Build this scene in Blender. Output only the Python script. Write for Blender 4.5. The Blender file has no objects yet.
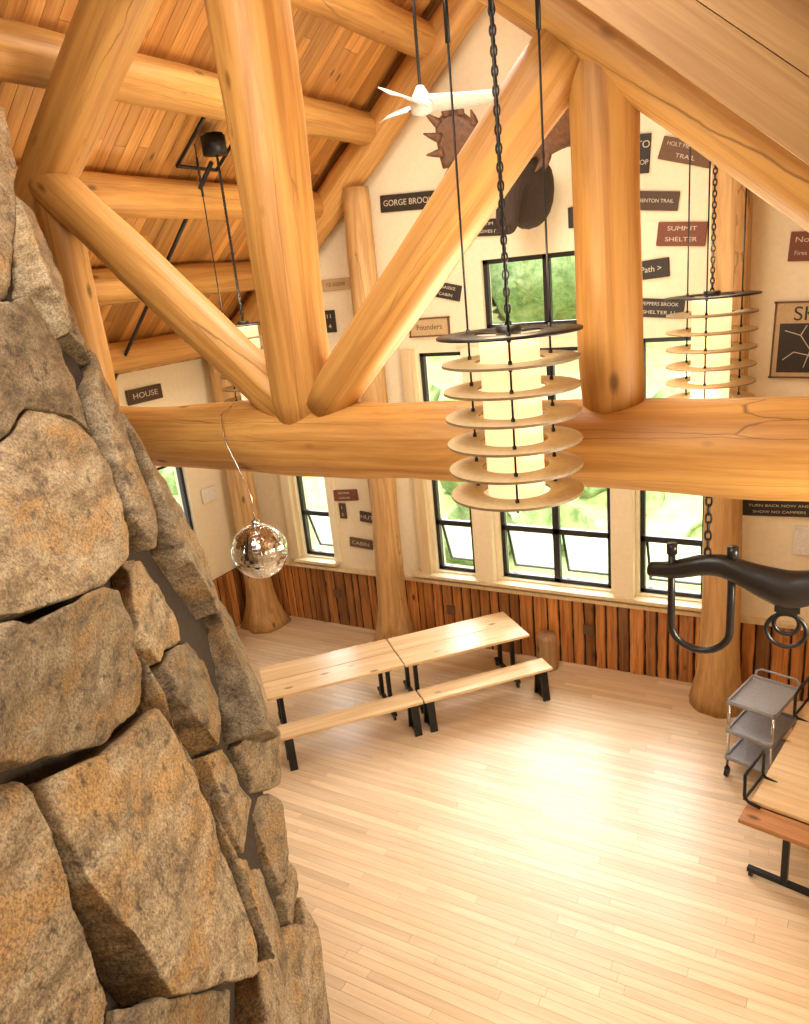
import bpy, bmesh, math, random
from mathutils import Vector, Matrix, noise
random.seed(7)
sc=bpy.context.scene
COL=sc.collection
# ------------------------------------------------------------------ materials
def newmat(name):
    m=bpy.data.materials.new(name); m.use_nodes=True
    nt=m.node_tree; b=nt.nodes['Principled BSDF']
    return m,nt,b
def N(nt,t,**kw):
    n=nt.nodes.new(t)
    for k,v in kw.items():
        if k in n.inputs.keys(): n.inputs[k].default_value=v
        else: setattr(n,k,v)
    return n
def ramp(nt,stops,fac):
    r=nt.nodes.new('ShaderNodeValToRGB'); e=r.color_ramp.elements
    while len(e)<len(stops): e.new(0.5)
    for i,(p,c) in enumerate(stops):
        e[i].position=p; e[i].color=(c[0],c[1],c[2],1)
    nt.links.new(fac,r.inputs[0]); return r.outputs[0]
def mixc(nt,a,b,fac,mode='MIX'):
    n=nt.nodes.new('ShaderNodeMix'); n.data_type='RGBA'; n.blend_type=mode
    for idx,v in ((6,a),(7,b),(0,fac)):
        if hasattr(v,'links'): nt.links.new(v,n.inputs[idx])
        elif isinstance(v,(int,float)): n.inputs[idx].default_value=v
        else: n.inputs[idx].default_value=(v[0],v[1],v[2],1)
    return n.outputs[2]
def plain(name,c,rough=.5,metal=0,emis=0,bump=0,bscale=40,var=.12):
    m,nt,b=newmat(name)
    b.inputs['Roughness'].default_value=rough
    b.inputs['Metallic'].default_value=metal
    tc=N(nt,'ShaderNodeTexCoord'); no=N(nt,'ShaderNodeTexNoise',Scale=bscale,Detail=4.0)
    nt.links.new(tc.outputs['Object'],no.inputs['Vector'])
    col=ramp(nt,[(.3,[v*(1-var) for v in c]),(.7,[min(1,v*(1+var*.6)) for v in c])],no.outputs[0])
    nt.links.new(col,b.inputs['Base Color'])
    if bump:
        bp=N(nt,'ShaderNodeBump',Strength=bump,Distance=.01); nt.links.new(no.outputs[0],bp.inputs['Height']); nt.links.new(bp.outputs[0],b.inputs['Normal'])
    if emis:
        b.inputs['Emission Color'].default_value=(*c,1); b.inputs['Emission Strength'].default_value=emis
    return m
def wood(name,cl,cd,axis=2,rough=.45,island=False,grain=14,knots=True,var=.35,crack=.0,bump=.25,stretch=.06,patch=.6):
    m,nt,b=newmat(name); L=nt.links.new
    tc=N(nt,'ShaderNodeTexCoord')
    if island:
        g=N(nt,'ShaderNodeNewGeometry'); rnd=g.outputs['Random Per Island']
    else:
        g=N(nt,'ShaderNodeObjectInfo'); rnd=g.outputs['Random']
    mul=N(nt,'ShaderNodeMath',operation='MULTIPLY'); L(rnd,mul.inputs[0]); mul.inputs[1].default_value=37.0
    add=N(nt,'ShaderNodeVectorMath',operation='ADD'); L(tc.outputs['Object'],add.inputs[0]); L(mul.outputs[0],add.inputs[1])
    s=[grain,grain,grain]; s[axis]=grain*stretch
    mp=N(nt,'ShaderNodeMapping'); mp.inputs['Scale'].default_value=s; L(add.outputs[0],mp.inputs[0])
    n1=N(nt,'ShaderNodeTexNoise',Scale=1.0,Detail=7.0,Roughness=.66,Distortion=.5); L(mp.outputs[0],n1.inputs['Vector'])
    mid=[(a+c)/2 for a,c in zip(cl,cd)]
    col=ramp(nt,[(.28,cd),(.45,mid),(.58,cl),(.8,[min(1,v*1.12) for v in cl])],n1.outputs[0])
    s2=[1.6]*3; s2[axis]=.5
    mp2=N(nt,'ShaderNodeMapping'); mp2.inputs['Scale'].default_value=s2; L(add.outputs[0],mp2.inputs[0])
    n2=N(nt,'ShaderNodeTexNoise',Scale=1.0,Detail=3.0); L(mp2.outputs[0],n2.inputs['Vector'])
    pc=ramp(nt,[(.3,(.70,.58,.42)),(.65,(1,1,1))],n2.outputs[0])
    col=mixc(nt,col,pc,patch,'MULTIPLY')
    if knots:
        s3=[5.0]*3; s3[axis]=2.2
        mp3=N(nt,'ShaderNodeMapping'); mp3.inputs['Scale'].default_value=s3; L(add.outputs[0],mp3.inputs[0])
        v=N(nt,'ShaderNodeTexVoronoi',Scale=.8); L(mp3.outputs[0],v.inputs['Vector'])
        kf=ramp(nt,[(.05,(1,1,1)),(.13,(0,0,0))],v.outputs['Distance'])
        col=mixc(nt,col,[c*.4 for c in cd],kf)
    if crack:
        s4=[6.0]*3; s4[axis]=.14
        nz=N(nt,'ShaderNodeTexNoise',Scale=4.0,Detail=3.0); L(add.outputs[0],nz.inputs['Vector'])
        ofs=N(nt,'ShaderNodeVectorMath',operation='SCALE'); L(nz.outputs['Color'],ofs.inputs[0]); ofs.inputs['Scale'].default_value=.035
        a2=N(nt,'ShaderNodeVectorMath',operation='ADD'); L(add.outputs[0],a2.inputs[0]); L(ofs.outputs[0],a2.inputs[1])
        mp4=N(nt,'ShaderNodeMapping'); mp4.inputs['Scale'].default_value=s4; L(a2.outputs[0],mp4.inputs[0])
        v4=N(nt,'ShaderNodeTexVoronoi',Scale=1.0,feature='DISTANCE_TO_EDGE'); L(mp4.outputs[0],v4.inputs['Vector'])
        cf=ramp(nt,[(.0,(1,1,1)),(.012,(0,0,0))],v4.outputs['Distance'])
        msk=ramp(nt,[(.42,(0,0,0)),(.54,(crack,)*3)],n2.outputs[0])
        cf=mixc(nt,(0,0,0),cf,msk)
        col=mixc(nt,col,[c*.35 for c in cd],cf)
    val=N(nt,'ShaderNodeMapRange'); L(rnd,val.inputs[0]); val.inputs[3].default_value=1-var; val.inputs[4].default_value=1+var*.35
    hs=N(nt,'ShaderNodeHueSaturation'); L(col,hs.inputs['Color']); L(val.outputs[0],hs.inputs['Value'])
    L(hs.outputs[0],b.inputs['Base Color']); b.inputs['Roughness'].default_value=rough
    bp=N(nt,'ShaderNodeBump',Strength=bump,Distance=.008); L(n1.outputs[0],bp.inputs['Height']); L(bp.outputs[0],b.inputs['Normal'])
    return m
M_LOG=wood('log_pine',(.68,.37,.105),(.42,.18,.038),2,.5,grain=14,var=.14,crack=.8,stretch=.045,patch=.8,bump=.45)
M_LOGW=wood('log_post_pale',(.72,.45,.19),(.45,.24,.08),2,.55,grain=13,var=.12,crack=.7)
M_CEIL=wood('ceiling_boards_pine',(.80,.41,.12),(.52,.21,.045),0,.38,island=True,grain=16,var=.4)
M_FASC=wood('fascia_boards',(.60,.36,.14),(.42,.21,.07),0,.5,island=True,grain=24,var=.15,knots=False,stretch=.03)
M_FLOOR=wood('floor_boards_maple',(.84,.66,.43),(.72,.51,.30),0,.33,island=True,grain=12,var=.11,knots=False,bump=.08,patch=.3)
M_WAIN=wood('wainscot_slabs',(.74,.32,.085),(.28,.09,.025),2,.4,island=True,grain=18,var=.6,knots=True)
M_TABLE=wood('table_pine',(.86,.65,.38),(.70,.46,.22),0,.32,island=False,grain=14,var=.1,patch=.3)
M_TABLE2=wood('table_stained',(.56,.27,.11),(.33,.14,.05),0,.35,grain=14,var=.05)
M_STUMP=wood('stump_wood',(.60,.38,.2),(.35,.2,.09),2,.6,grain=14)
M_TRIM=wood('trim_pale_pine',(.84,.69,.44),(.74,.55,.30),2,.5,grain=12,knots=False,var=.05,patch=.2)
M_DARK=plain('dark_backing',(.03,.015,.008),.9)
M_WALL=plain('plaster_cream',(.93,.82,.585),.85,bump=.03,bscale=18,var=.04)
M_FRAME=plain('window_frame_bronze',(.02,.018,.018),.4)
M_BLACK=plain('black_metal',(.012,.012,.012),.42,.3)
M_STEEL=plain('grey_plastic',(.38,.40,.45),.4)
M_CHROME=plain('chrome',(.7,.7,.7),.15,1)
M_WHITE=plain('fan_white',(.70,.68,.64),.4)
M_RING=plain('lamp_ring_cream',(.62,.47,.27),.5)
M_RINGE=plain('lamp_ring_edge',(.22,.15,.08),.5)
M_GLOW=plain('lamp_diffuser',(1,.74,.40),.5,emis=1.05,var=.02)
M_SIGN=plain('sign_dark_board',(.035,.026,.02),.6,bump=.2)
M_SIGNR=plain('sign_red_board',(.20,.06,.028),.6,bump=.2)
M_SIGNB=plain('sign_brown_board',(.16,.08,.036),.6,bump=.2)
M_SIGND=plain('sign_umber_board',(.085,.045,.025),.6,bump=.2)
M_SIGNL=plain('sign_pale_board',(.60,.43,.23),.6)
M_PAINT=plain('sign_lettering',(.66,.60,.46),.6)
M_PAPER=plain('paper',(.85,.82,.74),.7)
M_HIDE=plain('moose_hide',(.045,.026,.017),.9,bump=1,bscale=60)
M_ANT=plain('antler',(.15,.065,.027),.6,bump=.5,bscale=20,var=.35)
M_YOKE=plain('yoke_black_paint',(.014,.012,.012),.32,bump=.3,bscale=12)
def glassmat(name,fac,col,diff=False):
    m=bpy.data.materials.new(name); m.use_nodes=True; nt=m.node_tree
    nt.nodes.clear(); o=N(nt,'ShaderNodeOutputMaterial'); t=N(nt,'ShaderNodeBsdfTransparent')
    g=N(nt,'ShaderNodeBsdfTranslucent') if diff else N(nt,'ShaderNodeBsdfGlossy',Roughness=.03)
    g.inputs['Color'].default_value=(*col,1)
    x=N(nt,'ShaderNodeMixShader'); x.inputs[0].default_value=fac
    nt.links.new(t.outputs[0],x.inputs[1]); nt.links.new(g.outputs[0],x.inputs[2]); nt.links.new(x.outputs[0],o.inputs[0]); return m
M_GLASS=glassmat('window_glass',.05,(1,1,1))
M_GLASS2=glassmat('insect_screen_glass',.18,(.82,.92,.66),True)
def stonemat():
    m,nt,b=newmat('fieldstone'); L=nt.links.new
    tc=N(nt,'ShaderNodeTexCoord'); oi=N(nt,'ShaderNodeObjectInfo')
    mul=N(nt,'ShaderNodeMath',operation='MULTIPLY'); L(oi.outputs['Random'],mul.inputs[0]); mul.inputs[1].default_value=23
    add=N(nt,'ShaderNodeVectorMath',operation='ADD'); L(tc.outputs['Object'],add.inputs[0]); L(mul.outputs[0],add.inputs[1])
    mp=N(nt,'ShaderNodeMapping'); mp.inputs['Scale'].default_value=(1,1,2.4); mp.inputs['Rotation'].default_value=(.5,.35,0); L(add.outputs[0],mp.inputs[0])
    n1=N(nt,'ShaderNodeTexNoise',Scale=4.5,Detail=12.0,Roughness=.76,Distortion=.1); L(mp.outputs[0],n1.inputs['Vector'])
    n2=N(nt,'ShaderNodeTexNoise',Scale=90.0,Detail=5.0,Roughness=.85); L(add.outputs[0],n2.inputs['Vector'])
    n3=N(nt,'ShaderNodeTexNoise',Scale=1.6,Detail=10.0,Roughness=.72,Distortion=.2); L(mp.outputs[0],n3.inputs['Vector'])
    n4=N(nt,'ShaderNodeTexNoise',Scale=13.0,Detail=9.0,Roughness=.72); L(add.outputs[0],n4.inputs['Vector'])
    c=ramp(nt,[(.32,(.085,.058,.034)),(.44,(.22,.155,.088)),(.53,(.34,.255,.155)),(.63,(.42,.34,.225)),(.75,(.55,.48,.36))],n1.outputs[0])
    ru=ramp(nt,[(.49,(0,0,0)),(.60,(.7,.7,.7))],n3.outputs[0])
    c=mixc(nt,c,(.42,.235,.075),ru)
    dk=ramp(nt,[(.36,(.85,.85,.85)),(.45,(0,0,0))],n4.outputs[0])
    c=mixc(nt,c,(.06,.04,.025),dk)
    val=N(nt,'ShaderNodeMapRange'); L(oi.outputs['Random'],val.inputs[0]); val.inputs[3].default_value=.68; val.inputs[4].default_value=1.2
    hs=N(nt,'ShaderNodeHueSaturation'); L(c,hs.inputs['Color']); L(val.outputs[0],hs.inputs['Value']); c=hs.outputs[0]
    sp=ramp(nt,[(.40,(.35,.32,.3)),(.5,(.98,.97,.95)),(.61,(1.6,1.55,1.4))],n2.outputs[0])
    c=mixc(nt,c,sp,.85,'MULTIPLY')
    L(c,b.inputs['Base Color']); b.inputs['Roughness'].default_value=.62
    b1=N(nt,'ShaderNodeBump',Strength=.6,Distance=.022); L(n1.outputs[0],b1.inputs['Height'])
    b3=N(nt,'ShaderNodeBump',Strength=.7,Distance=.012); L(n4.outputs[0],b3.inputs['Height']); L(b1.outputs[0],b3.inputs['Normal'])
    b2=N(nt,'ShaderNodeBump',Strength=1.0,Distance=.005); L(n2.outputs[0],b2.inputs['Height']); L(b3.outputs[0],b2.inputs['Normal']); L(b2.outputs[0],b.inputs['Normal'])
    return m
M_STONE=stonemat()
def foliage(name,a,bc,sc_):
    m,nt,b=newmat(name); tc=N(nt,'ShaderNodeTexCoord'); n=N(nt,'ShaderNodeTexNoise',Scale=sc_,Detail=8.0,Roughness=.75)
    nt.links.new(tc.outputs['Object'],n.inputs['Vector'])
    nt.links.new(ramp(nt,[(.35,a),(.65,bc)],n.outputs[0]),b.inputs['Base Color']); b.inputs['Roughness'].default_value=.9; return m
M_LEAF=foliage('foliage',(.09,.16,.045),(.36,.45,.20),2.6)
M_GRASS=foliage('meadow',(.17,.24,.07),(.40,.45,.18),1.5)
# ------------------------------------------------------------------ helpers
def empty(name):
    e=bpy.data.objects.new(name,None); COL.objects.link(e); return e
def mk(name,bm,mat,parent=None,smooth=False,loc=None,rot=None):
    me=bpy.data.meshes.new(name); bmesh.ops.recalc_face_normals(bm,faces=bm.faces); bm.to_mesh(me); bm.free()
    if isinstance(mat,(list,tuple)):
        for x in mat: me.materials.append(x)
    else: me.materials.append(mat)
    if smooth:
        for p in me.polygons: p.use_smooth=True
    o=bpy.data.objects.new(name,me); COL.objects.link(o)
    if parent: o.parent=parent
    if loc is not None: o.location=loc
    if rot is not None: o.rotation_euler=rot
    return o
def bx(bm,c,s,rz=0,mi=0,M=None):
    r=bmesh.ops.create_cube(bm,size=1.0)
    T=Matrix.Translation(c)@Matrix.Rotation(rz,4,'Z')@Matrix.Diagonal((*s,1))
    if M is not None: T=M@T
    bmesh.ops.transform(bm,matrix=T,verts=r['verts'])
    for f in set(f for v in r['verts'] for f in v.link_faces): f.material_index=mi
def box(name,c,s,mat,parent=None,rz=0,bev=0):
    bm=bmesh.new(); bx(bm,(0,0,0),s)
    if bev: bmesh.ops.bevel(bm,geom=bm.edges[:],offset=bev,segments=2,affect='EDGES')
    return mk(name,bm,mat,parent,loc=c,rot=(0,0,rz))
def tube(bm,pts,r,seg=10,closed=False):
    pts=[Vector(p) for p in pts]; rings=[]
    n=len(pts)
    rr=r if isinstance(r,(list,tuple)) else [r]*n
    up=None
    for i,p in enumerate(pts):
        if closed: t=(pts[(i+1)%n]-pts[i-1]).normalized()
        else: t=(pts[min(i+1,n-1)]-pts[max(i-1,0)]).normalized()
        if up is None:
            a=Vector((0,0,1)) if abs(t.z)<.9 else Vector((1,0,0)); up=(a-t*a.dot(t)).normalized()
        else: up=(up-t*up.dot(t)).normalized()
        s=t.cross(up)
        rings.append([bm.verts.new(p+(up*math.cos(k*2*math.pi/seg)+s*math.sin(k*2*math.pi/seg))*rr[i]) for k in range(seg)])
    for i in range(n if closed else n-1):
        a,b=rings[i],rings[(i+1)%n]
        for k in range(seg): bm.faces.new((a[k],a[(k+1)%seg],b[(k+1)%seg],b[k]))
    if not closed:
        bm.faces.new(rings[0][::-1]); bm.faces.new(rings[-1])
def tubeo(name,pts,r,mat,parent=None,seg=10,closed=False):
    bm=bmesh.new(); tube(bm,pts,r,seg,closed); return mk(name,bm,mat,parent,True)
def log(name,p0,p1,r0,r1,mat=None,parent=None,flare=0,wob=.02,bow=0):
    p0=Vector(p0);p1=Vector(p1); L=(p1-p0).length; seg=28; nr=max(8,int(L/.18))
    bm=bmesh.new(); sd=random.random()*50; prev=None
    for i in range(nr+1):
        t=i/nr; z=L*t; r=r0+(r1-r0)*t
        if flare: r+=flare*math.exp(-z/.28)
        ring=[]
        for k in range(seg):
            a=2*math.pi*k/seg; c,s=math.cos(a),math.sin(a)
            w=noise.noise(Vector((c*.9+sd,s*.9,z*.9)))*wob*(r/.2)
            w+=noise.noise(Vector((c*.6+sd,s*.6,z*2.3+9)))*wob*.5*(r/.2)
            if flare: w+=flare*.6*math.exp(-z/.25)*noise.noise(Vector((c*2+sd,s*2,0)))
            e=r
            if i in (0,nr): e=r*.93
            ring.append(bm.verts.new((c*(e+w)+bow*math.sin(math.pi*t),s*(e+w),z)))
        if prev:
            for k in range(seg): bm.faces.new((prev[k],prev[(k+1)%seg],ring[(k+1)%seg],ring[k]))
        else: bm.faces.new(ring[::-1])
        prev=ring
    bm.faces.new(prev)
    o=mk(name,bm,mat or M_LOG,parent,True)
    o.matrix_world=Matrix.Translation(p0)@(p1-p0).to_track_quat('Z','Y').to_matrix().to_4x4()
    return o
def boards(name,org,dl,L,dw,n,w,nrm,th,gap,mat,parent=None,split=(1.5,3.5)):
    dl=Vector(dl).normalized();dw=Vector(dw).normalized();nrm=Vector(nrm).normalized()
    bm=bmesh.new()
    for i in range(n):
        x=0 if not split else -random.uniform(0,split[1])
        while x<L:
            l=random.uniform(*split) if split else L
            a=max(x,0);b=min(x+l,L)
            if b-a>.02: bx(bm,((a+b)/2,(i+.5)*w,-th/2),(b-a-gap,w-gap,th))
            x+=l
    o=mk(name,bm,mat,parent)
    R=Matrix((dl,dw,nrm)).transposed().to_4x4()
    o.matrix_world=Matrix.Translation(org)@R
    return o
# ------------------------------------------------------------------ room
XL,XR,YW,YB=-8.3,2.1,8.85,-3.0
XC=-3.1; ZR=8.85; SL=.87
def roofz(x): return ZR-SL*abs(x-XC)
boards('floor',(XL,YB,0),(1,0,0),XR-XL,(0,1,0),int((YW-YB)/.085),.085,(0,0,1),.03,.0024,M_FLOOR,split=(.8,2.6))
box('subfloor',((XL+XR)/2,(YB+YW)/2,-.13),(XR-XL+.6,YW-YB+.6,.19),M_DARK)
def prism(name,pts,y0,y1,mat):
    bm=bmesh.new(); a=[bm.verts.new((x,y0,z)) for x,z in pts]; b=[bm.verts.new((x,y1,z)) for x,z in pts]
    bm.faces.new(a); bm.faces.new(b[::-1])
    for i in range(len(pts)):
        j=(i+1)%len(pts); bm.faces.new((a[i],b[i],b[j],a[j]))
    return mk(name,bm,mat)
def cut(obj,boxes):
    bm=bmesh.new()
    for c,s in boxes: bx(bm,c,s)
    cu=mk('cutter',bm,M_WALL)
    md=obj.modifiers.new('b','BOOLEAN'); md.operation='DIFFERENCE'; md.object=cu; md.solver='EXACT'
    bpy.context.view_layer.update()
    dg=bpy.context.evaluated_depsgraph_get(); me=bpy.data.meshes.new_from_object(obj.evaluated_get(dg))
    obj.modifiers.clear(); obj.data=me; bpy.data.objects.remove(cu)
W=[ # x0,x1,z0,z1, vertical mullions, horizontal mullions
 (-7.18,-6.60,1.12,2.75,[],[1.82]),
 (-4.80,-4.20,1.12,2.75,[],[1.84]),
 (-3.80,-2.30,1.12,2.75,[-3.03],[1.84]),
 (-1.95,-1.18,1.12,2.75,[],[1.84]),
 (-4.82,-4.14,3.10,4.22,[],[]),
 (-3.80,-2.30,3.10,4.22,[-3.03],[]),
 (-1.95,-1.22,3.10,4.28,[],[]),
 (-3.83,-2.35,4.47,5.30,[-3.03],[])]
gable=[(XL-.2,0),(XR+.2,0),(XR+.2,roofz(XR)),(XC,ZR),(XL-.2,roofz(XL))]
gw=prism('wall_back',gable,YW,YW+.28,M_WALL)
cut(gw,[(((a+b)/2,YW+.14,(c+d)/2),(b-a,.6,d-c)) for a,b,c,d,_,_ in W])
prism('wall_front',gable,YB-.3,YB-.02,M_WALL)
def window(i,w,T=None):
    a,b,c,d,vm,hm=w; e=empty('window_%d'%i)
    bm=bmesh.new(); y=YW+.10; f=.055; dp=.07
    bx(bm,((a+b)/2,y,c+f/2),(b-a,dp,f)); bx(bm,((a+b)/2,y,d-f/2),(b-a,dp,f))
    bx(bm,(a+f/2,y,(c+d)/2),(f,dp,d-c)); bx(bm,(b-f/2,y,(c+d)/2),(f,dp,d-c))
    for v in vm: bx(bm,(v,y,(c+d)/2),(.085,dp,d-c))
    for h in hm: bx(bm,((a+b)/2,y,h),(b-a,dp,.075))
    mk('frame',bm,M_FRAME,e)
    c2=hm[0] if hm else c
    box('glass',((a+b)/2,y,(c2+d)/2),(b-a-.05,.008,d-c2-.05),M_GLASS,e)
    if hm:
        xs=[a]+vm+[b]
        for p,q in zip(xs[:-1],xs[1:]):
            bm=bmesh.new(); h=hm[0]-c-.05; ww=q-p-.1; s=.03
            bx(bm,(0,0,-s/2),(ww,.035,s)); bx(bm,(0,0,-h+s/2),(ww,.035,s))
            bx(bm,(-ww/2+s/2,0,-h/2),(s,.035,h)); bx(bm,(ww/2-s/2,0,-h/2),(s,.035,h))
            o=mk('sash',bm,M_FRAME,e,loc=((p+q)/2,y+.05,hm[0]-.03),rot=(math.radians(19),0,0))
            box('sash_glass',(0,0,-h/2),(ww-.05,.006,h-.05),M_GLASS2,o)
    if T is not None: e.matrix_world=T
for i,w in enumerate(W,1): window(i,w)
lw=prism('wall_left',[(YB,0),(YW+.05,0),(YW+.05,roofz(XL)),(YB,roofz(XL))],0,.25,M_WALL)
lw.matrix_world=Matrix.Translation((XL,0,0))@Matrix.Rotation(math.radians(90),4,'Z')
LWIN=[(6.1,7.75,1.12,2.95,[6.92],[1.84]),(3.6,5.1,1.12,2.95,[4.35],[1.84])]
cut(lw,[((XL-.12,(a+b)/2,(c+d)/2),(.7,b-a,d-c)) for a,b,c,d,_,_ in LWIN])
for i,w in enumerate(LWIN,len(W)+1):
    window(i,w,Matrix.Translation((XL,0,0))@Matrix.Rotation(math.radians(90),4,'Z')@Matrix.Translation((0,-YW,0)))
box('wall_right',(XR+.12,(YB+YW)/2,roofz(XR)/2),(.24,YW-YB,roofz(XR)),M_WALL)
ang=math.atan(SL); slen=math.hypot(XC-XL+.5,(XC-XL+.5)*SL)
for side in (-1,1):
    d=Vector((side*math.cos(ang),0,-math.sin(ang)))
    nrm=Vector((-side*math.sin(ang),0,-math.cos(ang)))
    nb=int((YW-YB+.3)/.135)
    dw=nrm.cross(d)
    y0=YB if dw.y>0 else YW+.25
    boards('ceiling',(XC,y0,ZR),d,slen,dw,nb,.135,nrm,.02,.005,M_CEIL,split=(2.0,4.5))
    c=Vector((XC,(YB+YW)/2,ZR))+d*slen/2-nrm*.10
    bm=bmesh.new(); bx(bm,(0,0,0),(slen,YW-YB+.8,.15)); o=mk('light_leak_slab',bm,M_DARK)  # unseen slab added behind the boards to stop light leaking through
    o.matrix_world=Matrix.Translation(c)@Matrix((d,dw,nrm)).transposed().to_4x4()
for px_ in (-7.68,-6.75,-5.88,-5.02,-4.17,-2.03,-1.18,-.32,.55,1.45):
    z=roofz(px_)-.27
    log('purlin_log',(px_,YB+.1,z),(px_,YW-.02,z),.195,.18,wob=.02)
log('ridge_log',(XC,YB+.1,ZR-.35),(XC,YW-.02,ZR-.35),.21,.21)
for s in (-1,1):
    log('gable_rafter_log',(XC+s*.02,YW-.27,ZR-.42),(XC+s*4.9,YW-.27,ZR-.42-4.88*.86),.20,.22)
fd=Vector((1,0,-.85)).normalized(); fw_=Vector((.85,0,1)).normalized()
boards('fascia_boarding',(-2.0,2.7,7.01),fd,5.2,fw_,6,.17,fd.cross(fw_),.05,.003,M_FASC,split=None)
T=4.05; tr=empty('log_truss')
log('tie_beam',(XL,T,4.20),(XR,T,4.22),.205,.275,parent=tr,wob=.03)
log('king_post',(XC,T,4.32),(XC-.02,T,8.0),.205,.27,parent=tr)
log('web_left',(-3.22,T-.02,4.42),(-5.22,T-.02,6.18),.16,.165,parent=tr)
log('web_right',(-2.92,T-.02,4.42),(-1.22,T-.02,6.18),.15,.175,parent=tr)
log('post_right',(-1.03,T,4.36),(-1.06,T,6.2),.165,.165,parent=tr)
log('post_left',(-5.15,T,4.36),(-5.15,T,6.2),.15,.15,parent=tr)
log('chord_left',(-8.1,T,3.75),(XC+.1,T,7.98),.18,.20,parent=tr)
log('chord_right',(1.9,T,3.75),(XC-.1,T,7.98),.18,.19,parent=tr)
log('log_post',(-.95,8.45,0),(-.98,8.5,6.55),.21,.185,M_LOGW,flare=.14)
log('log_post',(-5.42,8.5,0),(-5.28,8.5,6.3),.20,.17,M_LOGW,flare=.16)
log('log_post',(-7.85,8.42,0),(-7.95,8.5,4.35),.22,.19,M_LOGW,flare=.16)
def wains(name,x0,x1,T,h=.95):
    bm=bmesh.new(); bx(bm,((x0+x1)/2,-.012,h/2),(x1-x0,.02,h),mi=1)
    x=x0
    while x<x1-.03:
        w=min(random.uniform(.10,.21),x1-x); n=7; L=[];Rr=[]
        th=random.uniform(.03,.055); sd=random.random()*90
        for k in range(n+1):
            z=h*k/n
            l=x+.004+.022*abs(noise.noise(Vector((sd,z*4,0)))); r=x+w-.004-.022*abs(noise.noise(Vector((sd+7,z*4,0))))
            L.append([bm.verts.new((l,-.02,z)),bm.verts.new((l+.012,-th,z))]);Rr.append([bm.verts.new((r,-.02,z)),bm.verts.new((r-.012,-th,z))])
        for k in range(n):
            bm.faces.new((L[k][1],Rr[k][1],Rr[k+1][1],L[k+1][1]))
            bm.faces.new((L[k][0],L[k][1],L[k+1][1],L[k+1][0]))
            bm.faces.new((Rr[k][1],Rr[k][0],Rr[k+1][0],Rr[k+1][1]))
        bm.faces.new((L[n][0],L[n][1],Rr[n][1],Rr[n][0]))
        x+=w
    o=mk(name,bm,[M_WAIN,M_DARK]); o.matrix_world=T; return o
wains('wainscot_back',XL,XR,Matrix.Translation((0,YW,0)))
wains('wainscot_left',YB,YW-.08,Matrix.Translation((XL,0,0))@Matrix.Rotation(math.radians(90),4,'Z'))
box('trim_1',((XL+XR)/2,YW-.05,.975),(XR-XL,.1,.05),M_TRIM)
box('trim_2',(-3.1,YW-.08,1.075),(4.1,.17,.045),M_TRIM,bev=.006)
box('trim_3',(-6.89,YW-.08,1.075),(.8,.17,.045),M_TRIM,bev=.006)
for i,(x,w) in enumerate(((-4.0,.27),(-2.12,.25))): box('trim_%d'%(4+i),(x,YW-.06,2.68),(w,.13,3.2),M_WALL,bev=.01)
box('trim_6',(-7.3,YW-.05,1.95),(.16,.1,1.7),M_TRIM); box('trim_7',(-6.5,YW-.03,1.95),(.12,.06,1.7),M_WALL)
box('trim_8',(-4.93,YW-.05,2.68),(.16,.1,3.2),M_TRIM)
for x in (-4.6,-2.6,-5.75,-6.6): box('outlet_cover',(x,YW-.07,.55),(.12,.02,.13),M_SIGNB)
# ------------------------------------------------------------------ chandeliers
def annulus(bm,ro,ri,z,th,seg=64):
    v=[[bm.verts.new((r*math.cos(a*2*math.pi/seg),r*math.sin(a*2*math.pi/seg),zz)) for a in range(seg)] for r,zz in ((ri,z),(ro,z),(ro,z+th),(ri,z+th))]
    for q in range(4):
        a,b=v[q],v[(q+1)%4]
        for k in range(seg): bm.faces.new((a[k],a[(k+1)%seg],b[(k+1)%seg],b[k])).material_index=1 if q in (1,3) else 0
def cyl(bm,p0,p1,r,seg=16): tube(bm,[p0,p1],r,seg)
def chain(bm,p0,p1,lk=.05,r=.005,w=.013):
    p0=Vector(p0);p1=Vector(p1);d=p1-p0;n=max(1,int(d.length/(lk*.75)));q=d.to_track_quat('Z','Y')
    for i in range(n):
        c=p0+d*((i+.5)/n); pts=[]
        for k in range(10):
            a=2*math.pi*k/10; v=Vector((w*math.cos(a),0,lk*.5*math.sin(a)))
            if i%2: v=Vector((0,v.x,v.z))
            pts.append(c+q@v)
        tube(bm,pts,r,6,True)
def chandelier(x,y,zt,zb,top,rod_rot=0):
    e=empty('ring_chandelier'); e.location=(x,y,0)
    bm=bmesh.new()
    n=6
    for i in range(n): annulus(bm,.325,.165,zb+i*(zt-zb)/n,.012)
    mk('rings',bm,[M_RING,M_RINGE],e,False)
    bm=bmesh.new(); annulus(bm,.34,.165,zt,.01)
    for k in range(3):
        a=rod_rot+k*2*math.pi/3; p=(.225*math.cos(a),.225*math.sin(a))
        cyl(bm,(*p,zb-.04),(*p,top),.0055,8)
        for i in range(n+1): cyl(bm,(*p,zb+i*(zt-zb)/n-.018),(*p,zb+i*(zt-zb)/n+.028),.010,8)
        cyl(bm,(*p,zt+1.25),(*p,zt+1.6),.012,8)
        cyl(bm,(*p,zt+.006),(0,0,zt+.006),.005,6)
    chain(bm,(0,0,zt+.02),(0,0,top))
    cyl(bm,(0,0,zt-.01),(0,0,zt+.04),.06,20)
    for f in bm.faces: f.material_index=0
    mk('frame',bm,M_BLACK,e,True)
    bm=bmesh.new(); cyl(bm,(0,0,zb-.0),(0,0,zt-.015),.14,40)
    mk('diffuser',bm,M_GLOW,e,True)
    bm=bmesh.new(); cyl(bm,(0,0,top-.05),(0,0,top+.1),.09,24); mk('canopy',bm,M_BLACK,e,True)
    return e
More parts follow.
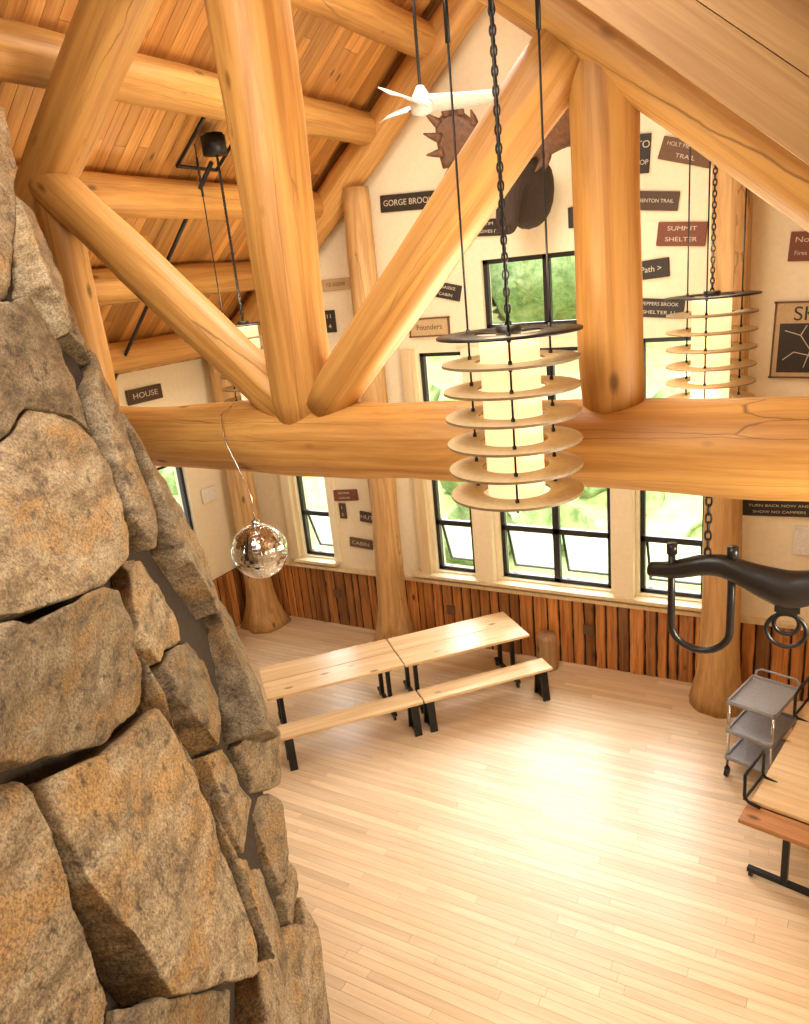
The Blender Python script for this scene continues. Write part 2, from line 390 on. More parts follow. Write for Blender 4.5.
chandelier(-1.335,3.36,4.90,4.13,roofz(-1.335)-.1,.9)
chandelier(-.83,6.2,4.84,4.07,roofz(-.83)-.1,.5)
chandelier(-5.40,6.2,4.88,4.11,6.6,.2)
e=empty('lamp_mounting_frame')
bm=bmesh.new()
z=6.63;cx_,cy_=-5.40,6.2;s=.28
fp=[(cx_-s,cy_-s,z-.2),(cx_+s,cy_-s,z+.25),(cx_+s,cy_+s,z+.25),(cx_-s,cy_+s,z-.2)]
for i in range(4): cyl(bm,fp[i],fp[(i+1)%4],.018,8)
cyl(bm,(cx_-.02,cy_,z-.12),(cx_-.02,cy_,z+.05),.12,20)
cyl(bm,(cx_-.1,cy_+.02,z-.17),(-7.95,6.45,4.22),.022,8)
mk('steel_frame',bm,M_BLACK,e,True)
# ------------------------------------------------------------------ ceiling fan
def fan():
    e=empty('ceiling_fan'); x,y,z=-3.1,6.15,6.55
    bm=bmesh.new(); cyl(bm,(x,y,z),(x,y,8.29),.013,10); cyl(bm,(x,y,8.15),(x,y,8.29),.06,16); mk('rod',bm,M_BLACK,e,True)
    bm=bmesh.new(); tube(bm,[(x,y,z-.10),(x,y,z-.08),(x,y,z-.02),(x,y,z+.05),(x,y,z+.12)],[.03,.085,.10,.07,.03],20); mk('motor',bm,M_WHITE,e,True)
    bm=bmesh.new()
    for k in range(3):
        a=math.radians(28+120*k); rows=[]
        for i in range(9):
            t=i/8; r=.06+.56*t; w=.095*(1-.5*t)+.015*math.sin(t*3); row=[]
            for s in (-1,1):
                lx=r; ly=s*w+.05*math.sin(t*2.5); lz=-.02+s*-.045*(1-t*.3)+.01*t
                row.append((x+lx*math.cos(a)-ly*math.sin(a),y+lx*math.sin(a)+ly*math.cos(a),z+lz))
            rows.append(row)
        va=[[bm.verts.new(p) for p in r] for r in rows]; vb=[[bm.verts.new((p[0],p[1],p[2]+.012)) for p in r] for r in rows]
        for i in range(8):
            bm.faces.new((va[i][0],va[i][1],va[i+1][1],va[i+1][0])); bm.faces.new((vb[i][0],vb[i+1][0],vb[i+1][1],vb[i][1]))
            bm.faces.new((va[i][0],va[i+1][0],vb[i+1][0],vb[i][0])); bm.faces.new((va[i][1],vb[i][1],vb[i+1][1],va[i+1][1]))
        bm.faces.new((va[8][0],va[8][1],vb[8][1],vb[8][0]))
    mk('blades',bm,M_WHITE,e,True)
fan()
# ------------------------------------------------------------------ disco ball
def disco():
    e=empty('disco_ball'); c=Vector((-3.41,3.72,3.48)); R=.195
    bm=bmesh.new(); bmesh.ops.create_uvsphere(bm,u_segments=40,v_segments=24,radius=R)
    r=bmesh.ops.inset_individual(bm,faces=bm.faces[:],thickness=.0012,depth=.0)
    inner=set(bm.faces[:])-set(r['faces'])
    for f in bm.faces: f.material_index=1
    for f in inner:
        f.material_index=0
        bmesh.ops.translate(bm,verts=f.verts[:],vec=f.normal.copy()*.0015)
    me_m,nt,b=newmat('mirror_tiles'); b.inputs['Metallic'].default_value=1; b.inputs['Roughness'].default_value=.06
    g=N(nt,'ShaderNodeNewGeometry')
    tc=N(nt,'ShaderNodeTexCoord'); wn=N(nt,'ShaderNodeTexVoronoi',Scale=32.0); nt.links.new(tc.outputs['Object'],wn.inputs['Vector'])
    nt.links.new(ramp(nt,[(0,(.55,.57,.6)),(1,(.95,.98,1))],wn.outputs['Color']),b.inputs['Base Color'])
    sb=N(nt,'ShaderNodeVectorMath',operation='SUBTRACT'); nt.links.new(wn.outputs['Color'],sb.inputs[0]); sb.inputs[1].default_value=(.5,.5,.5)
    ml=N(nt,'ShaderNodeVectorMath',operation='SCALE'); nt.links.new(sb.outputs[0],ml.inputs[0]); ml.inputs['Scale'].default_value=.28
    ad=N(nt,'ShaderNodeVectorMath',operation='ADD'); nt.links.new(g.outputs['Normal'],ad.inputs[0]); nt.links.new(ml.outputs[0],ad.inputs[1])
    nm=N(nt,'ShaderNodeVectorMath',operation='NORMALIZE'); nt.links.new(ad.outputs[0],nm.inputs[0]); nt.links.new(nm.outputs[0],b.inputs['Normal'])
    mk('mirrored_sphere',bm,[me_m,M_CHROME],e,False,loc=c)
    bm=bmesh.new(); cyl(bm,c+Vector((0,0,R-.01)),c+Vector((0,0,R+.03)),.03,16)
    mk('cap',bm,M_CHROME,e,True)
    tubeo('cord',[c+Vector((0,0,R+.02)),c+Vector((.01,-.01,R+.2)),c+Vector((-.08,.0,R+.42)),(-3.62,3.78,4.25),(-3.69,3.86,4.41),(-3.69,3.98,4.45)],.0035,M_CHROME,e,6)
disco()
# ------------------------------------------------------------------ furniture
ANG=math.radians(47)
def dining_table(x,y):
    e=empty('dining_table'); L,Wd=1.66,.78
    for k in (-1,1):
        box('top_plank',(0,k*Wd/4,.735),(L,Wd/2-.003,.035),M_TABLE,e,bev=.006)
    bm=bmesh.new()
    for sx in (-1,1):
        X=sx*(L/2-.17)
        bx(bm,(X,0,.70),(.05,Wd-.12,.035)); bx(bm,(X,0,.09),(.05,Wd-.06,.04))
        for sy in (-1,1):
            bx(bm,(X,sy*.2,.395),(.05,.04,.6))
            cyl(bm,(X-.012,sy*(Wd/2-.07),.035),(X+.012,sy*(Wd/2-.07),.035),.035,16)
            bx(bm,(X,sy*(Wd/2-.07),.07),(.03,.03,.05))
    bx(bm,(0,0,.68),(L-.36,.04,.04))
    mk('folding_frame',bm,M_BLACK,e)
    e.location=(x,y,0); e.rotation_euler=(0,0,ANG)
def bench(x,y,ang=ANG,L=1.68):
    e=empty('bench')
    box('seat_plank',(0,0,.435),(L,.29,.035),M_TABLE,e,bev=.006)
    bm=bmesh.new()
    for sx in (-1,1):
        X=sx*(L/2-.09)
        bx(bm,(X,0,.41),(.08,.25,.012))
        for sy in (-1,1):
            a=[(X-.045,sy*.075,.41),(X+.045,sy*.075,.41),(X+.045,sy*.13,.0),(X-.045,sy*.13,.0)]
            v=[bm.verts.new(p) for p in a]+[bm.verts.new((p[0],p[1]-sy*.03,p[2])) for p in a]
            for q in ((0,1,2,3),(7,6,5,4),(0,4,5,1),(1,5,6,2),(2,6,7,3),(3,7,4,0)): bm.faces.new([v[i] for i in q])
        bx(bm,(X,0,.02),(.05,.24,.025))
    mk('steel_legs',bm,M_BLACK,e)
    e.location=(x,y,0); e.rotation_euler=(0,0,ang)
dining_table(-3.98,7.71); dining_table(-5.13,6.49)
bench(-3.45,7.34); bench(-4.61,6.10)
log('log_stump_stool',(-3.10,8.60,0),(-3.10,8.60,.50),.14,.13,M_STUMP,wob=.02)
def cart():
    e=empty('utility_cart'); w,l=.46,.62
    for i,z in enumerate((.22,.53,.86)):
        bm=bmesh.new(); bx(bm,(0,0,z),(w,l,.02))
        for s in (-1,1): bx(bm,(s*(w/2-.008),0,z+.015),(.016,l,.045)); bx(bm,(0,s*(l/2-.008),z+.015),(w,.016,.045))
        mk('shelf_%d'%(i+1),bm,M_STEEL,e)
    bm=bmesh.new()
    for sx in (-1,1):
        for sy in (-1,1):
            cyl(bm,(sx*(w/2-.02),sy*(l/2-.02),.1),(sx*(w/2-.02),sy*(l/2-.02),.88),.016,10)
    mk('posts',bm,M_CHROME,e,True)
    bm=bmesh.new()
    for sx in (-1,1):
        for sy in (-1,1):
            x,y=sx*(w/2-.02),sy*(l/2-.02); cyl(bm,(x-.014,y,.05),(x+.014,y,.05),.05,18); bx(bm,(x,y,.095),(.04,.04,.03))
    mk('casters',bm,M_BLACK,e)
    pts=[(-w/2+.02,l/2,.84),(-w/2+.02,l/2+.05,.92),(-w/2+.06,l/2+.07,.94),(w/2-.06,l/2+.07,.94),(w/2-.02,l/2+.05,.92),(w/2-.02,l/2,.84)]
    tubeo('handle',pts,.012,M_STEEL,e)
    e.location=(-.40,7.31,0); e.rotation_euler=(0,0,math.radians(-17))
cart()
def fold_table():
    e=empty('mobile_folding_table')
    L=2.0
    box('top_leaf',(.24,.12,.755),(.46,L-.24,.035),M_TABLE,e,bev=.006)
    box('top_leaf_b',(.72,.12,.755),(.46,L-.24,.035),M_TABLE,e,bev=.006)
    box('end_leaf',(.46,-L/2+.11,.725),(.94,.24,.035),M_TABLE2,e,bev=.006)
    for yy in (-L/2+.20,L/2-.35):
        P=[(.10,yy,.76),(.0,yy,.78),(-.03,yy,.82),(-.03,yy,1.02),(-.02,yy+.03,1.05),(.0,yy+.36,1.05),(.0,yy+.39,1.02),(.0,yy+.39,.82),(.02,yy+.39,.78),(.12,yy+.39,.76)]
        tubeo('frame_loop',P,.014,M_BLACK,e)
        tubeo('frame_bar',[(-.03,yy,.79),(.0,yy+.39,.79)],.012,M_BLACK,e)
    bm=bmesh.new()
    for yy in (-L/2+.25,L/2-.2):
        bx(bm,(.46,yy,.07),(.9,.05,.04)); bx(bm,(.30,yy,.39),(.05,.05,.66)); bx(bm,(.62,yy,.39),(.05,.05,.66)); bx(bm,(.46,yy,.70),(.8,.05,.035))
        for x in (.04,.88): cyl(bm,(x-.014,yy,.037),(x+.014,yy,.037),.037,16)
    mk('folding_frame',bm,M_BLACK,e)
    e.location=(-.22,6.53,0); e.rotation_euler=(0,0,math.radians(-12))
fold_table()
def yoke():
    e=empty('ox_yoke'); cx,y=-.13,T
    prof=[(-.72,.03,.02),(-.70,.048,.025),(-.66,.045,.03),(-.60,.052,.03),(-.52,.062,.05),(-.42,.062,.085),(-.33,.066,.09),(-.24,.075,.06),(-.15,.09,.02),(-.06,.105,-.005),(0,.11,-.02)]
    prof=prof+[(-a,b,c) for a,b,c in prof[:-1][::-1]]
    bm=bmesh.new(); rings=[]
    for a,r,dz in prof:
        rings.append([bm.verts.new((cx+a,y+.8*r*math.cos(k*math.pi/8),3.47+dz+r*math.sin(k*math.pi/8))) for k in range(16)])
    for p,q in zip(rings[:-1],rings[1:]):
        for k in range(16): bm.faces.new((p[k],p[(k+1)%16],q[(k+1)%16],q[k]))
    bm.faces.new(rings[0][::-1]);bm.faces.new(rings[-1])
    o=mk('beam',bm,M_YOKE,e,True); sb=o.modifiers.new('s','SUBSURF'); sb.levels=1; sb.render_levels=2
    for s in (-1,1):
        c=cx+s*.43; w=.155; P=[(c-w,y,3.64)]
        P.append((c-w,y,3.32))
        for k in range(13):
            t=math.pi*k/12; P.append((c-w*math.cos(t),y,3.17-.14*math.sin(t)))
        P.append((c+w,y,3.32)); P.append((c+w,y,3.64))
        tubeo('bow',P,.021,M_YOKE,e,12)
        bm=bmesh.new(); cyl(bm,(c-w,y,3.60),(c-w,y,3.66),.03,12); cyl(bm,(c+w,y,3.60),(c+w,y,3.67),.03,12); mk('bow_pins',bm,M_YOKE,e,True)
    for rr,zz in ((.095,3.23),(.06,3.27)):
        tubeo('ring',[(cx+rr*math.cos(k*math.pi/12),y-.02,zz+rr*math.sin(k*math.pi/12)) for k in range(24)],.012,M_YOKE,e,10,True)
    box('ring_plate',(cx,y,3.36),(.12,.10,.06),M_YOKE,e,bev=.01)
    bm=bmesh.new()
    for s in (-1,1): chain(bm,(cx+s*.40,y,3.60),(cx+s*.40,y,3.99),.06,.006,.015)
    mk('chains',bm,M_BLACK,e,True)
yoke()
# ------------------------------------------------------------------ signs
def sign(x,z,w,h,mat,rot=0,txt=None,frame=False,T=None,lines=None,paint=None):
    e=empty('wooden_sign')
    bm=bmesh.new()
    bx(bm,(0,0,0),(w,.03,h)); bmesh.ops.bevel(bm,geom=bm.edges[:],offset=.006,segments=1,affect='EDGES')
    mk('board',bm,mat,e)
    if frame:
        bm=bmesh.new(); t=.018
        for s in (-1,1): bx(bm,(0,-.012,s*(h/2-t/2)),(w+.02,.03,t)); bx(bm,(s*(w/2-t/2),-.012,0),(t,.03,h))
        mk('border',bm,M_SIGNB,e)
    ls=lines or ([txt] if txt else [])
    for i,l in enumerate(ls):
        cu=bpy.data.curves.new('lettering','FONT'); cu.body=l; cu.align_x='CENTER'; cu.align_y='CENTER'; cu.extrude=.001
        cu.size=1; o=bpy.data.objects.new('lettering',cu); COL.objects.link(o); o.parent=e
        lh=h*.9/len(ls); wid=max(.3,.62*len(l)); s=min(lh*.58,(w*.84)/wid)
        o.scale=(min(s*1.35,w*.84/wid),s,1); o.rotation_euler=(math.pi/2,0,0); o.location=(0,-.018,h*.45-(i+.5)*lh)
        cu.materials.append(paint or M_PAINT)
    if T is None: e.location=(x,YW-.018,z); e.rotation_euler=(0,math.radians(-rot),0)
    else: e.matrix_world=T
    return e
sign(-4.74,6.08,.80,.2,M_SIGN,-3,'GORGE BROOK')
sign(-3.68,5.66,.38,.19,M_SIGN,-4,lines=['TIM','GIVES IT'])
sign(-4.31,4.98,.40,.19,M_SIGN,-14,lines=['AGASSIZ','CABIN'])
sign(-4.59,4.55,.58,.24,M_SIGNL,0,'Founders',frame=True,paint=M_SIGNB)
sign(-5.96,5.19,.46,.15,M_SIGNL,0,'T.E. LODGE',paint=M_SIGNB)
sign(-6.13,4.71,.18,.30,M_SIGN,0,lines=['11','4'])
sign(-1.90,6.19,.15,.38,M_SIGN,-4,lines=['TO','TOP'])
sign(-1.46,6.14,.54,.22,M_SIGNB,-18,lines=['HOLT MEMORIAL','TRAIL'])
sign(-1.76,5.71,.46,.19,M_SIGND,-8,'BENTON TRAIL')
sign(-1.50,5.35,.50,.24,M_SIGNR,-6,lines=['SUMMIT','SHELTER'])
sign(-1.81,5.02,.38,.20,M_SIGN,3,'Path >')
sign(-1.72,4.60,.52,.20,M_SIGN,-6,lines=['PEPPERS BROOK','SHELTER 11'])
sign(-.36,5.11,.22,.28,M_SIGNR,-4,lines=['No','Fires'])
sign(-.43,2.43,.74,.32,M_SIGN,2,lines=['STOP!','THE TRAIL AHEAD IS','TURN BACK NOW AND','SHOW NO CAMPERS'])
sign(-6.25,2.18,.46,.17,M_SIGNR,5,lines=['RAVINE','LODGE'])
sign(-6.32,1.93,.12,.24,M_SIGND,0,lines=['1','2'])
sign(-5.89,1.86,.26,.16,M_SIGND,-4,'HUT')
sign(-6.06,1.43,.40,.15,M_SIGNB,-4,'CABIN')
sign(-2.66,5.65,.12,.22,M_SIGN,0)
sign(-.88,4.50,.2,.12,M_PAPER,-5)
sign(-2.13,1.5,.16,.3,M_PAPER,0)
sign(-.13,2.0,.28,.34,M_PAPER,-2)
sign(0,0,.62,.2,M_SIGND,0,'HOUSE',T=Matrix.Translation((XL+.03,7.25,4.0))@Matrix.Rotation(math.radians(90),4,'Z'))
sign(0,0,.3,.22,M_PAPER,0,T=Matrix.Translation((XL+.03,8.1,2.3))@Matrix.Rotation(math.radians(90),4,'Z'))
e=sign(-.27,4.19,.62,.78,M_SIGNL,-2,frame=True)
cu=bpy.data.curves.new('lettering','FONT'); cu.body='SKI'; cu.size=.2; cu.align_x='CENTER'; cu.extrude=.001; cu.materials.append(M_SIGN)
o=bpy.data.objects.new('lettering',cu); COL.objects.link(o); o.parent=e; o.rotation_euler=(math.pi/2,0,0); o.location=(0,-.02,.2)
bm=bmesh.new(); bx(bm,(0,-.017,-.08),(.50,.006,.50)); mk('map_panel',bm,M_SIGN,e)
for k,pl in enumerate(([(-.2,.1),(-.05,.05),(.05,-.1),(.0,-.28)],[(.2,.14),(.08,.0),(.05,-.1)],[(-.2,-.2),(-.1,-.12),(.03,-.15),(.18,-.25)],[(-.05,.05),(.0,.15)])):
    tubeo('trail_line',[(a,-.022,b) for a,b in pl],.005,M_PAINT,e,6)
# ------------------------------------------------------------------ moose mount
def moose():
    e=empty('moose_head_mount'); X0=XC+.05
    vs=[(0,8.80,5.85),(0,8.5,5.92),(0,8.25,6.16),(0,8.05,6.16),(0,7.90,5.92),(0,7.80,5.68),(0,7.77,5.50),(0,8.42,5.52)]
    rad=[.38,.35,.22,.19,.135,.13,.11,.22]
    ed=[(0,1),(1,2),(2,3),(3,4),(4,5),(5,6),(1,7)]
    me=bpy.data.meshes.new('head'); me.from_pydata([(X0+v[0],v[1],v[2]) for v in vs],ed,[]); o=bpy.data.objects.new('head_and_neck',me); COL.objects.link(o); o.parent=e
    o.modifiers.new('skin','SKIN')
    for i,r in enumerate(rad): me.skin_vertices[0].data[i].radius=(r,r)
    me.skin_vertices[0].data[0].use_root=True
    o.modifiers.new('s','SUBSURF').levels=2; me.materials.append(M_HIDE)
    bm=bmesh.new()
    for s in (-1,1):
        tube(bm,[(X0+s*.14,8.14,6.30),(X0+s*.26,8.18,6.38),(X0+s*.36,8.2,6.34)],[.03,.06,.008],10)
        tube(bm,[(X0+s*.06,7.68,5.56),(X0+s*.065,7.655,5.55)],[.025,.012],8)
    mk('ears',bm,M_HIDE,e,True)
    for s in (-1,1):
        bm=bmesh.new()
        nu,nv=12,6; G=[]
        for i in range(nu+1):
            u=i/nu; row=[]
            for j in range(nv+1):
                v=j/nv
                x=.24+.52*u; h0=-.10+.05*math.sin(u*3)+.06*u; h1=.12+.40*math.sin(min(1,u*1.2)*1.75)
                if u>.8: h1-=.10*(u-.8)/.2
                z=h0+(h1-h0)*v; y=8.12-.22*u*u+.18*(v-.5)**2-.10*v
                row.append((X0+s*x,y,6.30+z))
            G.append(row)
        fa=[[bm.verts.new(p) for p in r] for r in G]; fb=[[bm.verts.new((p[0],p[1]+.04,p[2])) for p in r] for r in G]
        for i in range(nu):
            for j in range(nv):
                bm.faces.new((fa[i][j],fa[i+1][j],fa[i+1][j+1],fa[i][j+1])); bm.faces.new((fb[i][j],fb[i][j+1],fb[i+1][j+1],fb[i+1][j]))
        rim=[(i,0) for i in range(nu)]+[(nu,j) for j in range(nv)]+[(i,nv) for i in range(nu,0,-1)]+[(0,j) for j in range(nv,0,-1)]
        for k in range(len(rim)):
            a=rim[k];b_=rim[(k+1)%len(rim)]; bm.faces.new((fa[a[0]][a[1]],fa[b_[0]][b_[1]],fb[b_[0]][b_[1]],fb[a[0]][a[1]]))
        def P(u,v,dy=.02):
            p=G[int(round(u*nu))][int(round(v*nv))]; return Vector((p[0],p[1]+dy,p[2]))
        for u,v,dx,dz in ((.35,1,-.01,.09),(.58,1,.01,.11),(.8,1,.04,.11),(1,.95,.08,.08),(1,.6,.11,.04),(1,.25,.11,-.01),(.85,0,.07,-.08),(.2,0,-.01,-.13),(.05,0,-.06,-.10)):
            p=P(u,v); q=p+Vector((s*dx*.5,-.03,dz*.5)); r=p+Vector((s*dx*1.0,-.09,dz*1.1))
            tube(bm,[p-Vector((s*dx*.4,0,dz*.4)),p,q,r],[.05,.046,.030,.008],8)
        tube(bm,[(X0+s*.07,8.12,6.28),(X0+s*.18,8.10,6.28),(X0+s*.30,8.12,6.31)],[.045,.04,.05],10)
        mk('antler',bm,M_ANT,e,True)
moose()
# ------------------------------------------------------------------ stone chimney
A=Vector((-1.8,.7,3.4));NN=Vector((.849,.443,.289)).normalized();E1=Vector((-.4626,.8866,0));E2=NN.cross(E1)
ST=[("232 293,285 296,272 265,209 199,181 193,143 193",0,.1,0),
("272 265,277 248,264 220,236 183,219 175,212 199",.03,-.3,0),
("141 191,184 192,214 197,222 172,205 128,190 140,160 150,128 140",.05,.0,.12),
("128 138,160 148,190 138,205 126,195 106,164 75,130 75,80 86,56 96,78 126",.07,-.04,-.08),
("262 216,264 196,258 176,248 160,228 176",.0,-.3,0),
("256 172,254 154,261 133,231 90,194 68,189 87,219 146,246 158",.02,-.28,.05),
("262 134,273 121,259 97,266 73,271 37,222 16,212 60,236 94",.0,-.3,0),
("54 93,76 82,130 73,146 64,141 45,129 21,89 28,46 51,28 63",.10,-.05,.2),
("171 72,194 64,209 57,219 15,196 18,170 26,157 25,147 42",-.02,-.15,.1),
("157 22,170 23,196 15,219 12,194 -22,153 -24,143 12",.02,-.25,-.1),
("270 36,277 -1,276 -30,239 -52,207 -59,184 -39,216 -9,235 20",.0,-.35,0),
("51 39,89 24,130 15,133 1,111 -44,87 -91,41 -44,40 7",.10,-.08,-.06),
("150 35,154 23,150 -25,137 -69,103 -96,92 -91,114 -47,135 -1,133 19",.03,-.75,.15),
("26 61,49 43,38 8,28 -26,9 -43,-22 7",.02,.15,0),
("27 -30,85 -93,57 -117,10 -44",.03,0,.2),
("151 -25,180 -40,173 -70,150 -80,140 -68",.0,-.2,.1),
("150 -82,172 -72,148 -112,104 -137,74 -145,58 -119,104 -98,137 -70",.0,-.2,-.1),
("233 -48,241 -75,208 -87,183 -71,184 -44",.0,-.1,.1),
("180 -72,207 -90,177 -108,153 -114,160 -91",.0,-.1,0),
("176 -108,175 -134,162 -140,145 -122,152 -113",.0,-.1,.2),
("144 -124,160 -141,174 -136,170 -158,120 -172,99 -183,79 -152,111 -134",.0,-.1,-.1),
("60 -125,72 -150,95 -186,60 -240,-10 -230,-20 -150,10 -60",0,0,0),
("-60 10,5 -48,-25 -150,-80 -120",0,0,0),
("-20 -235,50 -245,45 -338,-30 -338",0,0,0),
("20 100,50 98,78 128,138 190,60 195,0 150",0,0,0),
("140 197,180 197,228 292,140 330,60 300,60 200",0,0,0),
("145 330,230 295,285 298,262 360,235 400,140 400",0,0,0)]
ch=empty('fieldstone_chimney')
def stone(i,poly,off):
    rs=random.Random(i*13+5)
    o0,gx,gy=off; n=len(poly); cx=sum(p[0] for p in poly)/n; cy=sum(p[1] for p in poly)/n
    def P(a,b,d): return A+E1*a+E2*b+NN*d
    ctr=P(cx,cy,0); size=max(math.hypot(a-cx,b-cy) for a,b in poly)
    bm=bmesh.new(); fr=[];bk=[]
    for a,b in poly:
        da,db=a-cx,b-cy; l=math.hypot(da,db); k=max(.5,(l+.008)/l)
        d=o0+gx*da+gy*db
        fr.append(bm.verts.new(P(cx+da*k,cy+db*k,d)-ctr)); bk.append(bm.verts.new(P(cx+da*.98,cy+db*.98,-.38)-ctr))
    bm.faces.new(fr); bm.faces.new(bk[::-1])
    for k in range(n): bm.faces.new((fr[(k+1)%n],fr[k],bk[k],bk[(k+1)%n]))
    bmesh.ops.recalc_face_normals(bm,faces=bm.faces)
    FN=(NN-E1*gx-E2*gy).normalized()
    for c in range(8):
        a=rs.uniform(0,2*math.pi); tilt=rs.choice((.15,.25,.35,.7,1.1,1.5,.9))
        nn=(FN+(E1*math.cos(a)+E2*math.sin(a))*tilt).normalized()
        ext=max((v.co.dot(nn) for v in bm.verts),default=0)
        off_=ext-rs.uniform(.010,.030)*min(1,size/.3)*(1.0 if tilt>.5 else 1.6)
        r=bmesh.ops.bisect_plane(bm,geom=bm.verts[:]+bm.edges[:]+bm.faces[:],plane_co=nn*off_,plane_no=nn,clear_outer=True)
        ed=[g for g in r['geom_cut'] if isinstance(g,bmesh.types.BMEdge)]
        if ed: bmesh.ops.holes_fill(bm,edges=ed)
    bmesh.ops.recalc_face_normals(bm,faces=bm.faces)
    o=mk('stone_%d'%(i+1),bm,M_STONE,ch,loc=ctr)
    rm=o.modifiers.new('r','REMESH'); rm.mode='VOXEL'; rm.voxel_size=.0095
    bpy.context.view_layer.update()
    dg=bpy.context.evaluated_depsgraph_get(); me=bpy.data.meshes.new_from_object(o.evaluated_get(dg)); o.modifiers.clear(); o.data=me
    sd=Vector((i*3.7,i*1.3,0))
    nrm=[v.normal.copy() for v in me.vertices]
    rot=rs.uniform(-.5,.5); d1=E1*math.cos(rot)+E2*math.sin(rot); d2=E2*math.cos(rot)-E1*math.sin(rot)
    for v,nn in zip(me.vertices,nrm):
        p=v.co+sd
        q=Vector((p.dot(d1)*3.5,p.dot(d2)*10.0,p.dot(NN)*7.0))
        st=noise.noise(q)
        led=math.floor(st*4)/4*.6+st*.4
        h=noise.fractal(p*9.0,1.0,2.1,3)*.005+led*.015+noise.noise(p*40)*.002
        v.co+=nn*h
    for p in me.polygons: p.use_smooth=True
    me.materials.clear(); me.materials.append(M_STONE)
for i,(s,a,b,c) in enumerate(ST):
    stone(i,[tuple(float(v)/100 for v in q.split()) for q in s.split(',')],(a,b,c))
core=[(-.8,-3.44),(.3,-3.44),(.75,-1.75),(1.35,-1.5),(1.65,-1.0),(2.05,-.75),(2.4,-.4),(2.4,1.0),(2.4,2.1),(2.5,2.9),(2.3,3.9),(.2,3.9),(-.8,.2)]
bm=bmesh.new(); f=[bm.verts.new(A+E1*a+E2*b-NN*.075) for a,b in core]; g=[bm.verts.new(A+E1*a+E2*b-NN*.075+Vector((-1.2,-.4,-.0))) for a,b in core]
bm.faces.new(f);bm.faces.new(g[::-1])
for i in range(len(core)):
    j=(i+1)%len(core); bm.faces.new((f[i],f[j],g[j],g[i]))
M_MORT=plain('dark_mortar',(.05,.034,.022),.95,bump=.5)
mk('core',bm,M_MORT,ch)
# ------------------------------------------------------------------ outdoors
bm=bmesh.new(); bmesh.ops.create_grid(bm,x_segments=60,y_segments=40,size=1)
for v in bm.verts:
    x,y=v.co.x*60-10,v.co.y*30+39.5
    v.co=Vector((x,y,-.6+max(0,(y-14))*.13+noise.noise(Vector((x*.1,y*.1,0)))*.6))
mk('meadow_ground',bm,M_GRASS,None,True)
bm=bmesh.new()
for k in range(150):
    x=random.uniform(-60,25); y=random.uniform(30,64); R=random.uniform(2.0,3.8); b=-.6+(y-14)*.13
    r=bmesh.ops.create_icosphere(bm,subdivisions=3,radius=1,matrix=Matrix.Translation((x,y,b+R*.9+random.uniform(0,(y-28)*.22)))@Matrix.Diagonal((R,R,R*1.25,1)))
    for v in r['verts']: v.co+=noise.noise_vector(v.co*.8)*1.0+noise.noise_vector(v.co*2.5)*.35
for k in range(70):
    x=random.uniform(-28,6); y=random.uniform(13,24); R=random.uniform(.3,.8)
    r=bmesh.ops.create_icosphere(bm,subdivisions=3,radius=1,matrix=Matrix.Translation((x,y,-.4+max(0,y-14)*.13+R*.4))@Matrix.Diagonal((R,R,R,1)))
    for v in r['verts']: v.co+=noise.noise_vector(v.co*2)*.4
mk('forest_treeline',bm,M_LEAF,None,True)
# ------------------------------------------------------------------ lights
def area(name,loc,target,size,power,col):
    l=bpy.data.lights.new(name,'AREA'); l.size=size; l.energy=power; l.color=col; o=bpy.data.objects.new(name,l); COL.objects.link(o)
    o.location=loc; o.rotation_euler=(Vector(target)-Vector(loc)).to_track_quat('-Z','Y').to_euler(); return o
area('overhead_fill',(-2.9,5.2,7.8),(-3.6,6.0,0),2.2,215,(1,.96,.88))  # added fill under the ridge for floor and gable, no actual fixture
area('truss_fill',(-2.0,1.2,6.9),(-2.9,5.5,0),2.2,175,(1,.93,.80))  # invented overhead fill in front of the truss, out of view
area('front_fill',(.6,-1.6,6.2),(-2.5,4.5,4.2),1.6,120,(1,.92,.80))  # added front fill from behind the camera, not a loft lamp
area('chimney_side_fill',(1.7,3.4,3.6),(-2.6,1.8,3.4),.9,165,(1,.88,.68))  # added off-frame fill warming the chimney from the right, no wall lamp
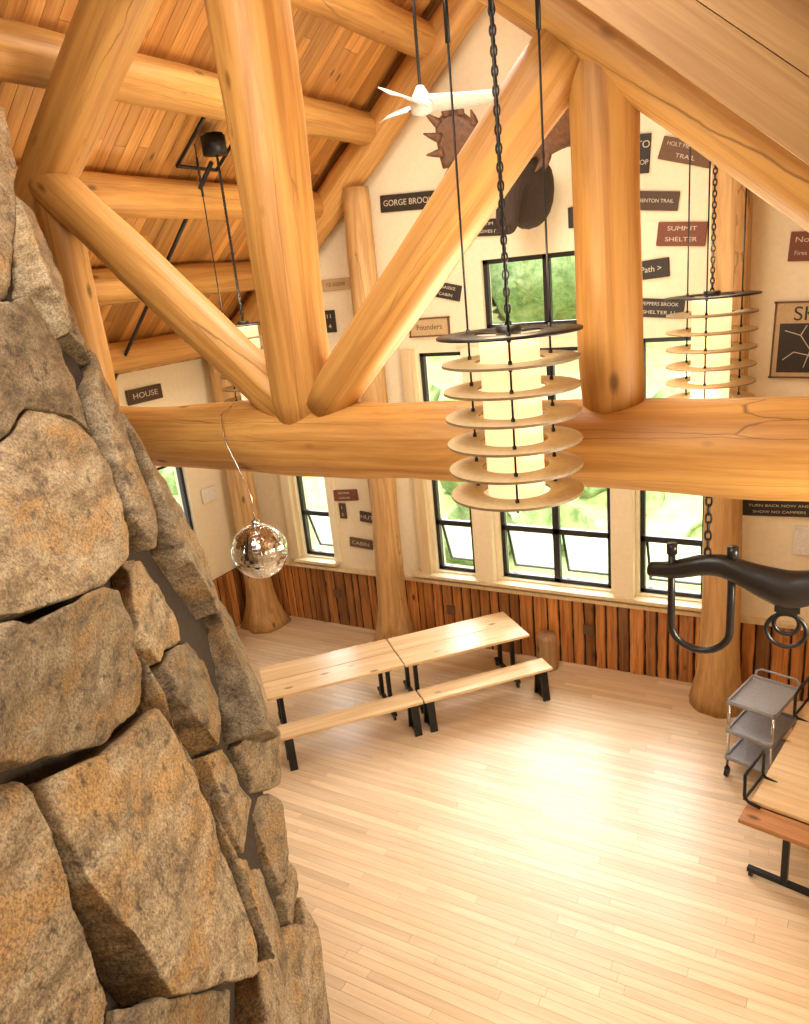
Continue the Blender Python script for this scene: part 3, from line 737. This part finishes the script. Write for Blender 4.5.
area('ceiling_up_fill',(-1.5,5.5,3.6),(-4.5,6.0,8.5),1.5,150,(1,.86,.64))  # added upward fill to brighten the ceiling boards, no fixture there
for (x,y) in ((-1.335,3.36),(-.83,6.2),(-5.40,6.2)):
    l=bpy.data.lights.new('lamp_bulb','POINT'); l.energy=18; l.color=(1,.78,.48); l.shadow_soft_size=.16
    o=bpy.data.objects.new('lamp_bulb',l); COL.objects.link(o); o.location=(x,y,5.15)
def sun(name,d,en,ang_,col):
    s=bpy.data.lights.new(name,'SUN'); s.energy=en; s.angle=ang_; s.color=col
    so=bpy.data.objects.new(name,s); COL.objects.link(so); so.rotation_euler=Vector(d).to_track_quat('-Z','Y').to_euler()
sun('sun',(-.25,.45,-.85),7.0,.02,(1,.97,.88))
sun('hazy_sky_glow',(.15,-.75,-.55),16.0,1.1,(.97,.98,1))
w=bpy.data.worlds.new('sky'); sc.world=w; w.use_nodes=True; nt=w.node_tree; bg=nt.nodes['Background']
tc=N(nt,'ShaderNodeTexCoord'); sp=N(nt,'ShaderNodeSeparateXYZ'); nt.links.new(tc.outputs['Generated'],sp.inputs[0])
nt.links.new(ramp(nt,[(0,(.80,.82,.78)),(.5,(1,1,.98)),(1,(.78,.89,1))],sp.outputs['Z']),bg.inputs[0]); bg.inputs[1].default_value=2.4
# ------------------------------------------------------------------ camera
yaw,pit,rol=math.radians(30.701),math.radians(17.377),math.radians(-5.742)
fv=Vector((-math.sin(yaw)*math.cos(pit),math.cos(yaw)*math.cos(pit),-math.sin(pit)))
r0=Vector((math.cos(yaw),math.sin(yaw),0)); u0=r0.cross(fv)
rv=r0*math.cos(rol)+u0*math.sin(rol); uv=-r0*math.sin(rol)+u0*math.cos(rol)
cam=bpy.data.cameras.new('camera'); co=bpy.data.objects.new('camera',cam); COL.objects.link(co)
co.matrix_world=Matrix.Translation((0,0,5.2))@Matrix((rv,uv,-fv)).transposed().to_4x4()
cam.sensor_fit='HORIZONTAL'; cam.sensor_width=36; cam.lens=748/809*36; cam.clip_start=.05
sc.camera=co
sc.view_settings.view_transform='Standard'; sc.view_settings.exposure=0
